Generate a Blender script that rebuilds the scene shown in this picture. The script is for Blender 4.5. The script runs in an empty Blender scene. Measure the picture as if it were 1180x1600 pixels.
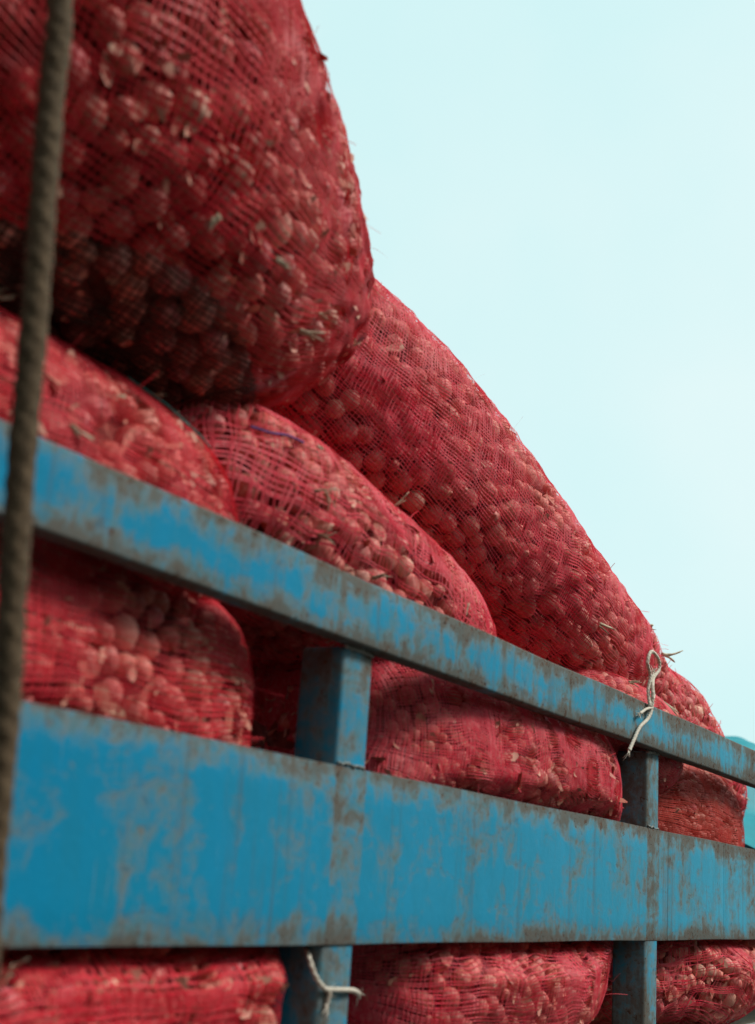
import bpy, bmesh, math, random
import numpy as np
from mathutils import Vector, Matrix, Euler

random.seed(7)
rng = np.random.default_rng(7)
scene = bpy.context.scene
COL = scene.collection
Z0 = 1.70                      # eye height; heights below are given relative to it

# ------------------------------------------------------------------ camera
CAM_R = np.array([[0.50244834, -0.26657227, -0.82248701],
                  [-0.8619318, -0.07965514, -0.50072809],
                  [0.06796491, 0.96051772, -0.26978971]])
FPX = 2036.376                 # focal length in pixels of the 1180 x 1600 picture
CAM_P = np.array([0.0, -1.0, Z0])
cam_data = bpy.data.cameras.new("camera")
cam = bpy.data.objects.new("camera", cam_data)
COL.objects.link(cam)
m = Matrix.Identity(4)
for r_ in range(3):
    for c_ in range(3):
        m[r_][c_] = CAM_R[r_, c_]
    m[r_][3] = CAM_P[r_]
cam.matrix_world = m
cam_data.sensor_fit = 'VERTICAL'
cam_data.sensor_height = 36.0
cam_data.lens = FPX / 1600.0 * 36.0
cam_data.clip_start = 0.05
cam_data.clip_end = 3000.0
cam_data.dof.use_dof = True
cam_data.dof.focus_distance = 3.15
cam_data.dof.aperture_fstop = 3.5
scene.camera = cam

# ------------------------------------------------------------------ light
SUN_EL, SUN_AZ = math.radians(47), math.radians(-30)   # azimuth from -Y towards +X
sun_dir = Vector((math.cos(SUN_EL) * math.sin(-SUN_AZ), -math.cos(SUN_EL) * math.cos(SUN_AZ), math.sin(SUN_EL)))
world = bpy.data.worlds.new("World")
scene.world = world
world.use_nodes = True
wn = world.node_tree.nodes
wl = world.node_tree.links
wn.clear()
w_out = wn.new('ShaderNodeOutputWorld')
w_bg = wn.new('ShaderNodeBackground')
w_bg.inputs['Strength'].default_value = 0.10
w_sky = wn.new('ShaderNodeTexSky')
w_sky.sky_type = 'NISHITA'
w_sky.sun_disc = False
w_sky.sun_elevation = SUN_EL
w_sky.sun_rotation = math.atan2(sun_dir.x, sun_dir.y)
w_sky.dust_density = 3.0
w_tc = wn.new('ShaderNodeTexCoord')
w_no = wn.new('ShaderNodeTexNoise')
w_no.inputs['Scale'].default_value = 2.2
w_no.inputs['Detail'].default_value = 5.0
w_ramp = wn.new('ShaderNodeValToRGB')              # thin even cloud veil
w_ramp.color_ramp.elements[0].position = 0.30
w_ramp.color_ramp.elements[0].color = (3.30, 4.82, 4.85, 1)
w_ramp.color_ramp.elements[1].position = 0.72
w_ramp.color_ramp.elements[1].color = (4.15, 5.02, 4.97, 1)
w_mix = wn.new('ShaderNodeMixRGB')
w_mix.inputs['Fac'].default_value = 0.94
wl.new(w_tc.outputs['Generated'], w_no.inputs['Vector'])
wl.new(w_no.outputs['Fac'], w_ramp.inputs['Fac'])
wl.new(w_sky.outputs['Color'], w_mix.inputs['Color1'])
wl.new(w_ramp.outputs['Color'], w_mix.inputs['Color2'])
wl.new(w_mix.outputs['Color'], w_bg.inputs['Color'])
wl.new(w_bg.outputs['Background'], w_out.inputs['Surface'])

sun_data = bpy.data.lights.new("sun", 'SUN')
sun_data.energy = 1.5
sun_data.angle = math.radians(14)
sun_data.color = (1.0, 0.96, 0.9)
sun = bpy.data.objects.new("sun", sun_data)
COL.objects.link(sun)
sun.rotation_euler = sun_dir.to_track_quat('Z', 'Y').to_euler()
sun.location = (0, -4, 8)

scene.view_settings.view_transform = 'Standard'
scene.view_settings.look = 'None'
scene.view_settings.gamma = 1.0
scene.view_settings.exposure = 0.95
scene.cycles.max_bounces = 8
scene.cycles.diffuse_bounces = 3
scene.cycles.use_denoising = True


# ------------------------------------------------------------------ helpers
def V(x, y, z):
    return np.array([x, y, z + Z0], float)


def pix(px, py, y):
    """world point on the plane Y = y that the photograph shows at (px, py)"""
    d = CAM_R @ np.array([px - 590.0, -(py - 800.0), -FPX])
    t = (y - CAM_P[1]) / d[1]
    return CAM_P + t * d


def tag(o, label=None, cat=None, group=None, kind=None):
    if label: o['label'] = label
    if cat: o['category'] = cat
    if group: o['group'] = group
    if kind: o['kind'] = kind
    return o


def empty(name, loc=(0, 0, 0)):
    o = bpy.data.objects.new(name, None)
    o.empty_display_size = 0.1
    o.location = loc
    COL.objects.link(o)
    return o


def link(name, me, mat=None, parent=None):
    o = bpy.data.objects.new(name, me)
    if mat is not None and len(me.materials) == 0:
        me.materials.append(mat)
    COL.objects.link(o)
    if parent is not None:
        o.parent = parent
        # meshes are written in world space; keep them there
        o.matrix_parent_inverse = Matrix.Translation(parent.location).inverted()
    return o


def mesh_np(name, verts, quads, smooth=True):
    me = bpy.data.meshes.new(name)
    verts = np.ascontiguousarray(verts, np.float32)
    quads = np.ascontiguousarray(quads, np.int32)
    k = quads.shape[1]
    me.vertices.add(len(verts))
    me.vertices.foreach_set('co', verts.ravel())
    me.loops.add(quads.size)
    me.loops.foreach_set('vertex_index', quads.ravel())
    me.polygons.add(len(quads))
    me.polygons.foreach_set('loop_start', np.arange(0, quads.size, k, dtype=np.int32))
    me.polygons.foreach_set('use_smooth', np.full(len(quads), smooth, bool))
    me.update()
    me.validate()
    return me


def mesh_bm(name, bm, smooth=False):
    me = bpy.data.meshes.new(name)
    bm.normal_update()
    bm.to_mesh(me)
    bm.free()
    if smooth:
        me.polygons.foreach_set('use_smooth', np.ones(len(me.polygons), bool))
    return me


def sines(seed, k, scale, dims=2):
    r = np.random.default_rng(seed)
    d = r.normal(size=(k, dims)) * scale
    ph = r.uniform(0, 6.283, k)
    w = r.uniform(0.5, 1.0, k)
    w /= np.sqrt((w ** 2).sum() / 2)

    def fn(*xs):
        s = 0
        for i in range(k):
            a = ph[i]
            for j in range(dims):
                a = a + d[i, j] * xs[j]
            s = s + w[i] * np.sin(a)
        return s
    return fn


# ------------------------------------------------------------------ materials
def new_mat(name):
    mt = bpy.data.materials.new(name)
    mt.use_nodes = True
    nt = mt.node_tree
    nt.nodes.clear()
    out = nt.nodes.new('ShaderNodeOutputMaterial')
    return mt, nt, out


class NT:
    def __init__(self, nt):
        self.nt = nt

    def n(self, typ, **kw):
        nd = self.nt.nodes.new(typ)
        for k, v in kw.items():
            if k in nd.inputs:
                nd.inputs[k].default_value = v
            else:
                setattr(nd, k, v)
        return nd

    def l(self, a, b):
        self.nt.links.new(a, b)

    def math(self, op, a, b=None, clamp=False):
        nd = self.nt.nodes.new('ShaderNodeMath')
        nd.operation = op
        nd.use_clamp = clamp
        for i, x in enumerate((a, b)):
            if x is None: continue
            if isinstance(x, (int, float)):
                nd.inputs[i].default_value = x
            else:
                self.l(x, nd.inputs[i])
        return nd.outputs[0]

    def ramp(self, fac, stops, interp='LINEAR'):
        nd = self.nt.nodes.new('ShaderNodeValToRGB')
        cr = nd.color_ramp
        cr.interpolation = interp
        while len(cr.elements) < len(stops):
            cr.elements.new(0.5)
        for e, (p, c) in zip(cr.elements, stops):
            e.position = p
            e.color = (*c, 1) if len(c) == 3 else c
        self.l(fac, nd.inputs['Fac'])
        return nd.outputs['Color']

    def mix(self, fac, a, b, blend='MIX'):
        nd = self.nt.nodes.new('ShaderNodeMixRGB')
        nd.blend_type = blend
        for s, x in (('Fac', fac), ('Color1', a), ('Color2', b)):
            if isinstance(x, (int, float)):
                nd.inputs[s].default_value = x
            elif isinstance(x, tuple):
                nd.inputs[s].default_value = (*x, 1)
            else:
                self.l(x, nd.inputs[s])
        return nd.outputs['Color']

    def noise(self, vec, scale, detail=4, rough=0.55, dist=0.0, stretch=None):
        if stretch:
            mp = self.nt.nodes.new('ShaderNodeMapping')
            mp.inputs['Scale'].default_value = stretch
            self.l(vec, mp.inputs['Vector'])
            vec = mp.outputs['Vector']
        nd = self.nt.nodes.new('ShaderNodeTexNoise')
        nd.inputs['Scale'].default_value = scale
        nd.inputs['Detail'].default_value = detail
        nd.inputs['Roughness'].default_value = rough
        nd.inputs['Distortion'].default_value = dist
        self.l(vec, nd.inputs['Vector'])
        return nd.outputs['Fac']


def paint_mat(name, zlo, zhi, wear=0.5, edge=0.03, streak=0.5, blue=(0.0, 0.21, 0.40), sky_sheen=(0.075, 0.40, 0.57), band=None, joints=False):
    """blue truck enamel rubbed through to dull grey-brown, worst along the edges"""
    mt, nt, out = new_mat(name)
    N = NT(nt)
    tc = N.n('ShaderNodeTexCoord')
    P = tc.outputs['Object']
    sep = N.n('ShaderNodeSeparateXYZ')
    N.l(P, sep.inputs[0])
    z = sep.outputs['Z']
    x = sep.outputs['X']
    d1 = N.math('SUBTRACT', z, zlo)
    d2 = N.math('SUBTRACT', zhi, z)
    d = N.math('MINIMUM', d1, d2)
    e = N.math('SUBTRACT', 1.0, N.math('DIVIDE', d, edge), clamp=True)      # 1 at the rim
    big = N.noise(P, 7.0, 6, 0.62, 0.6)
    mid = N.noise(P, 26.0, 6, 0.65, 1.2)
    fine = N.noise(P, 95.0, 5, 0.7)
    strk = N.noise(P, 40.0, 5, 0.6, 0.3, stretch=(1.0, 1.0, 0.16))
    horiz = N.noise(P, 30.0, 4, 0.6, 0.8, stretch=(0.25, 1.0, 1.0))
    s = N.math('ADD', N.math('MULTIPLY', big, 0.85), N.math('MULTIPLY', mid, 0.42))
    s = N.math('ADD', s, N.math('MULTIPLY', strk, 0.42 * streak))
    s = N.math('ADD', s, N.math('MULTIPLY', horiz, 0.22))
    s = N.math('ADD', s, N.math('MULTIPLY', fine, 0.16))
    s = N.math('ADD', s, N.math('MULTIPLY', e, 0.24))
    fx = N.math('DIVIDE', N.math('SUBTRACT', x, 0.9), 3.0, clamp=True)
    s = N.math('ADD', s, N.math('MULTIPLY', fx, 0.11))
    if joints:                                     # rubbed and rusty where the posts are welded on behind
        fr = N.math('FRACT', N.math('DIVIDE', N.math('SUBTRACT', x, 0.26 - 13.185), 1.3185))
        s = N.math('ADD', s, N.math('MULTIPLY', N.math('LESS_THAN', fr, 0.063), 0.13))
    if band:                                       # the stretch between the planks is less rubbed
        inb = N.math('MULTIPLY', N.math('GREATER_THAN', z, band[0]), N.math('LESS_THAN', z, band[1]))
        s = N.math('SUBTRACT', s, N.math('MULTIPLY', inb, 0.13))
    base = (0.85 + 0.42 + 0.42 * streak + 0.22 + 0.16) * 0.5
    th = base + (0.5 - wear) * 0.5
    msk = N.math('MULTIPLY', N.math('SUBTRACT', s, th), 6.0, clamp=True)
    # further along the truck a paler blue paints in grazing sky reflection
    fx = N.math('DIVIDE', N.math('SUBTRACT', x, 0.9), 3.0, clamp=True)
    enamel = N.mix(fx, blue, sky_sheen)
    enamel = N.mix(N.math('MULTIPLY', N.noise(P, 3.5, 4, 0.6, 0.5), 0.55), enamel, (0.0, 0.23, 0.37))
    film = N.ramp(N.noise(P, 18.0, 6, 0.7, 0.6, stretch=(1, 1, 0.4)), [(0.36, (0, 0, 0)), (0.75, (1, 1, 1))])
    enamel = N.mix(N.math('MULTIPLY', film, 0.34), enamel, (0.02, 0.16, 0.20))
    grime = N.ramp(N.noise(P, 34.0, 6, 0.7, 0.9), [(0.30, (0.070, 0.075, 0.065)), (0.46, (0.190, 0.195, 0.172)),
                                                  (0.60, (0.11, 0.20, 0.205)), (0.74, (0.17, 0.105, 0.070))])
    col = N.mix(N.math('MULTIPLY', msk, 0.80), enamel, grime)
    deep = N.math('MULTIPLY', N.math('SUBTRACT', s, th + 0.15), 10.0, clamp=True)
    col = N.mix(N.math('MULTIPLY', deep, 0.75), col, (0.12, 0.092, 0.068))
    # crisp chips down to rust, thickest where the enamel is already worn
    ch = N.math('ADD', N.noise(P, 62.0, 5, 0.6, 1.6), N.math('MULTIPLY', N.math('SUBTRACT', s, th), 0.55))
    chip = N.math('MULTIPLY', N.math('SUBTRACT', ch, 0.735), 30.0, clamp=True)
    col = N.mix(N.math('MULTIPLY', chip, 0.9), col, N.ramp(N.noise(P, 120.0, 3, 0.6), [(0.35, (0.045, 0.030, 0.024)), (0.65, (0.15, 0.075, 0.042))]))
    # rust and dirt run down from the upper edge
    dr = N.noise(P, 30.0, 4, 0.6, 0.15, stretch=(1.0, 1.0, 0.035))
    drip = N.math('MULTIPLY', N.math('SUBTRACT', dr, 0.565), 12.0, clamp=True)
    col = N.mix(N.math('MULTIPLY', drip, 0.30), col, (0.10, 0.085, 0.065))
    scr = N.noise(P, 160.0, 3, 0.6, 0.2, stretch=(1.0, 1.0, 0.05))
    scr = N.ramp(scr, [(0.66, (0, 0, 0)), (0.72, (1, 1, 1))])
    col = N.mix(N.math('MULTIPLY', scr, 0.30), col, (0.22, 0.24, 0.24))
    bs = N.n('ShaderNodeBsdfPrincipled')
    N.l(col, bs.inputs['Base Color'])
    rg = N.math('ADD', N.math('MULTIPLY', msk, 0.30), N.math('ADD', 0.50, N.math('MULTIPLY', fine, 0.16)))
    N.l(rg, bs.inputs['Roughness'])
    bs.inputs['Specular IOR Level'].default_value = 0.10
    bp = N.n('ShaderNodeBump')
    bp.inputs['Strength'].default_value = 0.35
    bp.inputs['Distance'].default_value = 0.004
    hh = N.math('SUBTRACT', N.math('MULTIPLY', mid, 0.5), N.math('MULTIPLY', msk, 0.35))
    hh = N.math('ADD', hh, N.math('MULTIPLY', fine, 0.25))
    hh = N.math('SUBTRACT', hh, N.math('MULTIPLY', chip, 0.5))
    N.l(hh, bp.inputs['Height'])
    N.l(bp.outputs['Normal'], bs.inputs['Normal'])
    N.l(bs.outputs[0], out.inputs['Surface'])
    return mt


def simple_mat(name, c1, c2, scale=30.0, rough=0.7, stretch=None, bump=0.3, bdist=0.002, detail=5, spec=0.3):
    mt, nt, out = new_mat(name)
    N = NT(nt)
    tc = N.n('ShaderNodeTexCoord')
    f = N.noise(tc.outputs['Object'], scale, detail, 0.65, 0.3, stretch=stretch)
    col = N.ramp(f, [(0.3, c1), (0.7, c2)])
    bs = N.n('ShaderNodeBsdfPrincipled')
    N.l(col, bs.inputs['Base Color'])
    bs.inputs['Roughness'].default_value = rough
    bs.inputs['Specular IOR Level'].default_value = spec
    bp = N.n('ShaderNodeBump')
    bp.inputs['Strength'].default_value = bump
    bp.inputs['Distance'].default_value = bdist
    N.l(f, bp.inputs['Height'])
    N.l(bp.outputs['Normal'], bs.inputs['Normal'])
    N.l(bs.outputs[0], out.inputs['Surface'])
    return mt


def net_mat(name, red, dusty, pale):
    """woven plastic tape: slightly shiny, lets some light through"""
    mt, nt, out = new_mat(name)
    N = NT(nt)
    tc = N.n('ShaderNodeTexCoord')
    P = tc.outputs['Object']
    a = N.noise(P, 7.0, 4, 0.6)
    b = N.noise(P, 130.0, 3, 0.6)
    c = N.noise(P, 24.0, 4, 0.6)
    col = N.ramp(a, [(0.30, red), (0.72, dusty)])
    col = N.mix(N.ramp(b, [(0.45, (0, 0, 0)), (0.78, (0.7, 0.7, 0.7))]), col, pale)
    col = N.mix(N.ramp(c, [(0.52, (0, 0, 0)), (0.75, (0.55, 0.55, 0.55))]), col, tuple(v * 0.6 for v in red))
    bs = N.n('ShaderNodeBsdfPrincipled')
    N.l(col, bs.inputs['Base Color'])
    bs.inputs['Roughness'].default_value = 0.5
    bs.inputs['Specular IOR Level'].default_value = 0.18
    tr = N.n('ShaderNodeBsdfTranslucent')
    N.l(col, tr.inputs['Color'])
    mx = N.n('ShaderNodeMixShader')
    mx.inputs['Fac'].default_value = 0.32
    N.l(bs.outputs[0], mx.inputs[1])
    N.l(tr.outputs[0], mx.inputs[2])
    N.l(mx.outputs[0], out.inputs['Surface'])
    return mt


def onion_mat():
    mt, nt, out = new_mat("onion_skin")
    N = NT(nt)
    tc = N.n('ShaderNodeTexCoord')
    P = tc.outputs['Object']
    oi = N.n('ShaderNodeObjectInfo')
    off = N.n('ShaderNodeVectorMath', operation='SCALE')
    cmb = N.n('ShaderNodeCombineXYZ')
    for i in range(3):
        N.l(oi.outputs['Random'], cmb.inputs[i])
    N.l(cmb.outputs[0], off.inputs[0])
    off.inputs['Scale'].default_value = 37.0
    ad = N.n('ShaderNodeVectorMath', operation='ADD')
    N.l(P, ad.inputs[0])
    N.l(off.outputs[0], ad.inputs[1])
    Q = ad.outputs[0]
    streak = N.noise(Q, 150.0, 4, 0.6, 0.2, stretch=(1, 1, 0.10))
    blot = N.noise(Q, 42.0, 4, 0.65, 0.8)
    peel = N.noise(Q, 55.0, 3, 0.6, 1.5)
    skin = N.ramp(oi.outputs['Random'], [(0.0, (0.44, 0.045, 0.042)), (0.25, (0.62, 0.10, 0.080)), (0.45, (0.70, 0.16, 0.11)), (0.55, (0.54, 0.13, 0.08)),
                                         (0.70, (0.66, 0.13, 0.10)), (0.85, (0.50, 0.036, 0.075)), (1.0, (0.80, 0.46, 0.31))])
    col = N.mix(N.ramp(streak, [(0.38, (0, 0, 0)), (0.68, (0.6, 0.6, 0.6))]), skin, (0.85, 0.43, 0.36))
    col = N.mix(N.ramp(peel, [(0.60, (0, 0, 0)), (0.64, (0.55, 0.55, 0.55))]), col, (0.82, 0.42, 0.33))
    col = N.mix(N.ramp(blot, [(0.54, (0, 0, 0)), (0.72, (0.7, 0.7, 0.7))]), col, (0.26, 0.085, 0.05))
    bs = N.n('ShaderNodeBsdfPrincipled')
    N.l(col, bs.inputs['Base Color'])
    bs.inputs['Roughness'].default_value = 0.58
    bs.inputs['Specular IOR Level'].default_value = 0.28
    bp = N.n('ShaderNodeBump')
    bp.inputs['Strength'].default_value = 0.3
    bp.inputs['Distance'].default_value = 0.002
    N.l(streak, bp.inputs['Height'])
    N.l(bp.outputs['Normal'], bs.inputs['Normal'])
    N.l(bs.outputs[0], out.inputs['Surface'])
    return mt


M_ONION = onion_mat()
M_NET = net_mat("red_net", (0.74, 0.011, 0.038), (0.76, 0.055, 0.070), (0.84, 0.18, 0.18))
M_NETP = net_mat("pink_net", (0.80, 0.020, 0.062), (0.83, 0.115, 0.140), (0.88, 0.30, 0.30))
M_NETB = net_mat("brick_net", (0.66, 0.045, 0.040), (0.70, 0.11, 0.085), (0.78, 0.24, 0.17))
M_NETD = net_mat("dusty_net", (0.62, 0.009, 0.028), (0.60, 0.038, 0.045), (0.70, 0.12, 0.10))
M_NETBASE = net_mat("dark_base_net", (0.060, 0.022, 0.016), (0.085, 0.045, 0.032), (0.13, 0.08, 0.06))
M_STALK = simple_mat("dry_stalk", (0.36, 0.26, 0.16), (0.72, 0.60, 0.44), 60, 0.8, stretch=(1, 1, 0.3))
M_FLAKE = simple_mat("dry_skin", (0.44, 0.08, 0.06), (0.70, 0.36, 0.25), 40, 0.6)
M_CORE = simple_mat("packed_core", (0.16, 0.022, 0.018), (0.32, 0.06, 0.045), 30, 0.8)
M_ROPE = simple_mat("old_rope", (0.050, 0.032, 0.018), (0.16, 0.105, 0.060), 160, 0.95, bump=0.8, bdist=0.003)
M_STRING = simple_mat("cotton_string", (0.50, 0.40, 0.31), (0.76, 0.70, 0.60), 220, 0.95, bump=0.5)
M_GREEN = simple_mat("green_thread", (0.05, 0.16, 0.15), (0.10, 0.26, 0.22), 80, 0.8)
M_VIOLET = simple_mat("violet_thread", (0.07, 0.04, 0.16), (0.13, 0.07, 0.24), 80, 0.8)
M_TARP = simple_mat("teal_tarp", (0.0, 0.20, 0.25), (0.0, 0.29, 0.34), 6, 0.6, bump=0.3, bdist=0.01, spec=0.4)
M_GROUND = simple_mat("dry_ground", (0.05, 0.041, 0.033), (0.11, 0.092, 0.074), 1.5, 0.95, detail=9, bump=0.6, bdist=0.03)
M_FLOOR = simple_mat("bed_wood", (0.10, 0.075, 0.05), (0.22, 0.17, 0.12), 20, 0.85, stretch=(0.1, 1, 1))
M_GREY = simple_mat("grey_board", (0.22, 0.23, 0.22), (0.48, 0.49, 0.47), 14, 0.75, stretch=(0.3, 1, 1))
M_RUBBER = simple_mat("tyre_rubber", (0.015, 0.015, 0.016), (0.04, 0.038, 0.036), 50, 0.85)
M_STEEL = simple_mat("dark_steel", (0.03, 0.03, 0.032), (0.09, 0.075, 0.06), 15, 0.6)
M_WELD = simple_mat("weld_bead", (0.10, 0.12, 0.12), (0.26, 0.26, 0.24), 120, 0.6)


# ------------------------------------------------------------------ ground
bm = bmesh.new()
n = 60
S = 900.0
grid = {}
for i in range(n + 1):
    for j in range(n + 1):
        a = (i / n * 2 - 1); b = (j / n * 2 - 1)
        x = a * abs(a) ** 2 * S; y = b * abs(b) ** 2 * S
        zz = 0.03 * math.sin(x * 0.9 + 1) * math.sin(y * 0.7) if abs(x) < 60 and abs(y) < 60 else 0.0
        grid[i, j] = bm.verts.new((x, y, zz - 0.04))
for i in range(n):
    for j in range(n):
        bm.faces.new((grid[i, j], grid[i + 1, j], grid[i + 1, j + 1], grid[i, j + 1]))
g = link("ground", mesh_bm("ground", bm, True), M_GROUND)
tag(g, "dry brown earth the truck stands on", "ground", kind="structure")


# ------------------------------------------------------------------ unseen buildings added to block light from the low sky
def plain_box(x0, x1, y0, y1, z0, z1):
    bm = bmesh.new()
    bmesh.ops.create_cube(bm, size=1.0)
    for v in bm.verts:
        v.co = Vector(((x0 + x1) / 2 + v.co.x * (x1 - x0), (y0 + y1) / 2 + v.co.y * (y1 - y0), (z0 + z1) / 2 + v.co.z * (z1 - z0)))
    return mesh_bm("box", bm)


M_BLOCKER = simple_mat("blocker_wall", (0.10, 0.085, 0.07), (0.20, 0.165, 0.13), 2.0, 0.9)
M_TIN = simple_mat("tin_roof", (0.12, 0.10, 0.09), (0.24, 0.19, 0.16), 3.0, 0.7)
tall_blocker = empty("tall_sky_blocker", (-10.0, 2.0, 0.0))  # added out of view to darken the rear-facing sides
tag(tall_blocker, "unseen tall brown building added behind the truck to block low sky", "building")
link("wall", plain_box(-16, -4.6, -7.0, 12.0, -0.05, 7.6), M_BLOCKER, tall_blocker)
link("roof", plain_box(-16.5, -4.1, -7.5, 12.5, 7.6, 7.8), M_TIN, tall_blocker)
for q in range(4):
    dr = link("door", plain_box(-4.6, -4.54, -6.0 + q * 4.6, -3.2 + q * 4.6, -0.05, 3.0), M_TIN, tall_blocker)
    link("lintel", plain_box(-4.6, -4.48, -6.15 + q * 4.6, -3.05 + q * 4.6, 3.0, 3.2), M_BLOCKER, dr)


blocker = empty("low_sky_blocker", (1.0, -9.0, 0.0))  # added out of view to cut low sky and darken undersides
tag(blocker, "unseen low hall across the yard behind the photographer", "building")
link("wall", plain_box(-3.9, 16.0, -12.0, -6.0, -0.05, 3.7), M_BLOCKER, blocker)
link("roof", plain_box(-4.0, 16.4, -12.4, -5.3, 3.7, 3.9), M_TIN, blocker)
for q in range(4):
    dr = link("door", plain_box(-2.6 + q * 4.8, 0.4 + q * 4.8, -6.0, -5.94, -0.05, 2.8), M_TIN, blocker)
    link("lintel", plain_box(-2.75 + q * 4.8, 0.55 + q * 4.8, -6.0, -5.88, 2.8, 3.0), M_BLOCKER, dr)


# ------------------------------------------------------------------ truck
def box_mesh(name, x0, x1, y0, y1, z0, z1, bev=0.004, segx=1, wob=0.0, seed=0, segz=1):
    bm = bmesh.new()
    bmesh.ops.create_cube(bm, size=1.0)
    for v in bm.verts:
        v.co = Vector(((x0 + x1) / 2 + v.co.x * (x1 - x0), (y0 + y1) / 2 + v.co.y * (y1 - y0), (z0 + z1) / 2 + v.co.z * (z1 - z0)))
    if bev > 0:
        bmesh.ops.bevel(bm, geom=list(bm.edges), offset=bev, segments=3, profile=0.5, affect='EDGES')
    if segx > 1:
        for k in range(1, segx):
            xx = x0 + (x1 - x0) * k / segx
            bmesh.ops.bisect_plane(bm, geom=bm.verts[:] + bm.edges[:] + bm.faces[:], plane_co=(xx, 0, 0), plane_no=(1, 0, 0))
        for k in range(1, segz):
            zz = z0 + (z1 - z0) * k / segz
            bmesh.ops.bisect_plane(bm, geom=bm.verts[:] + bm.edges[:] + bm.faces[:], plane_co=(0, 0, zz), plane_no=(0, 0, 1))
        f1 = sines(seed, 6, 5.0, 2)
        f2 = sines(seed + 1, 6, 5.0, 1)
        for v in bm.verts:
            v.co.y += wob * float(f1(v.co.x, v.co.z * 2.5))
            v.co.z += wob * 0.5 * float(f2(v.co.x))
    me = mesh_bm(name, bm, True)
    return me


PZ_LO, PZ_HI = Z0 - 0.092, Z0 + 0.150
RZ_LO, RZ_HI = Z0 + 0.3235, Z0 + 0.4215
XA, XB = -1.10, 8.3
posts = [0.26 + 1.3185 * k - 1.3185 for k in range(7)]      # left faces; 1.58 and 2.90 are in view
PW = 0.083
M_RAIL = paint_mat("rail_paint", RZ_LO, RZ_HI, wear=0.54, edge=0.042, streak=1.0)
M_PLANK = paint_mat("plank_paint", PZ_LO, PZ_HI, wear=0.47, edge=0.045, streak=0.5, joints=True)
M_POST = paint_mat("post_paint", Z0 - 5, Z0 + 5, wear=0.74, edge=0.03, streak=1.0, band=(PZ_LO, PZ_HI))
M_FARP = paint_mat("far_paint", Z0 - 0.5, Z0 + 0.5, wear=0.45)

truck = empty("cargo_truck", (3.0, 1.1, 0.0))
tag(truck, "blue painted truck with worn slatted side carrying the net sacks", "truck")
link("top_rail", box_mesh("top_rail", XA, XB, -0.018, 0.014, RZ_LO, RZ_HI, 0.005, 90, 0.0016, 3, 3), M_RAIL, truck)
cuts = [XA, 0.346, 3.042, 3.497, 5.62, XB]                       # butt joints of the wide plank
for k, (c0, c1) in enumerate(zip(cuts[:-1], cuts[1:])):
    link("side_plank", box_mesh("side_plank", c0 + 0.0004, c1 - 0.0004, -0.0022, 0.035, PZ_LO, PZ_HI, 0.0012,
                                max(4, int((c1 - c0) * 22)), 0.0009, 20, 5), M_PLANK, truck)


def bead(p0, p1, r, seed):
    """lumpy line of weld metal"""
    p0 = np.array(p0); p1 = np.array(p1)
    L = np.linalg.norm(p1 - p0)
    nn = max(6, int(L / 0.005))
    rr = np.random.default_rng(seed)
    pts = [p0 + (p1 - p0) * i / nn + rr.normal(size=3) * 0.0012 for i in range(nn + 1)]
    rad = r * (0.75 + 0.5 * rr.random(nn + 1))
    return tube_mesh("weld_bead", pts, rad, 6)


def tube_mesh(name, pts, rad, sides=8, twist=0.0, lobes=0, lobe_amp=0.0):
    pts = np.array(pts, float)
    nn = len(pts)
    rad = np.full(nn, rad) if np.isscalar(rad) else np.array(rad)
    T = np.gradient(pts, axis=0)
    T /= np.linalg.norm(T, axis=1)[:, None] + 1e-9
    up = np.array([0.3, 1.0, 0.2])
    A = np.cross(T, up); A /= np.linalg.norm(A, axis=1)[:, None] + 1e-9
    B = np.cross(T, A)
    s = np.concatenate([[0], np.cumsum(np.linalg.norm(np.diff(pts, axis=0), axis=1))])
    th = np.arange(sides) / sides * 2 * np.pi
    vs = []
    for i in range(nn):
        r = rad[i] * (1 + (lobe_amp * np.abs(np.cos(lobes * (th + twist * s[i]) / 2)) - lobe_amp * 0.6 if lobes else 0))
        vs.append(pts[i] + np.outer(r * np.cos(th), A[i]) + np.outer(r * np.sin(th), B[i]))
    vs.append(pts[:1]); vs.append(pts[-1:])
    verts = np.concatenate(vs)
    q = []
    for i in range(nn - 1):
        for j in range(sides):
            j2 = (j + 1) % sides
            q.append((i * sides + j, (i + 1) * sides + j, (i + 1) * sides + j2, i * sides + j2))
    c0 = nn * sides
    for j in range(0, sides):
        j2 = (j + 1) % sides
        q.append((c0, j, j2, c0)); q.append((c0 + 1, (nn - 1) * sides + j2, (nn - 1) * sides + j, c0 + 1))
    me = bpy.data.meshes.new(name)
    me.from_pydata([tuple(v) for v in verts], [], [tuple(dict.fromkeys(f)) for f in q])
    me.polygons.foreach_set('use_smooth', np.ones(len(me.polygons), bool))
    me.update()
    return me


for i, q in enumerate(posts):
    po = link("post", box_mesh("post", q, q + PW, 0.0, 0.076, Z0 - 0.60, RZ_LO - 0.003, 0.007, 2, 0.0, 0, 12), M_POST, truck)
    link("weld_bead", bead((q + 0.004, -0.001, PZ_HI + 0.003), (q + PW - 0.004, -0.001, PZ_HI + 0.002), 0.0022, 50 + i), M_WELD, po)
    link("weld_bead", bead((q + 0.003, 0.001, RZ_LO - 0.003), (q + PW - 0.003, 0.001, RZ_LO - 0.003), 0.0038, 70 + i), M_GREY, po)
link("lower_board", box_mesh("lower_board", XA, XB, -0.010, 0.045, Z0 - 0.60, Z0 - 0.318, 0.004, 40, 0.002, 9, 2), M_GREY, truck)
for i in range(13):                                              # floor boards of the load bed
    y0 = 0.080 + i * 0.168
    link("floor_board", box_mesh("floor_board", XA, XB, y0, y0 + 0.164, Z0 - 0.42, Z0 - 0.38, 0.003), M_FLOOR, truck)
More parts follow.
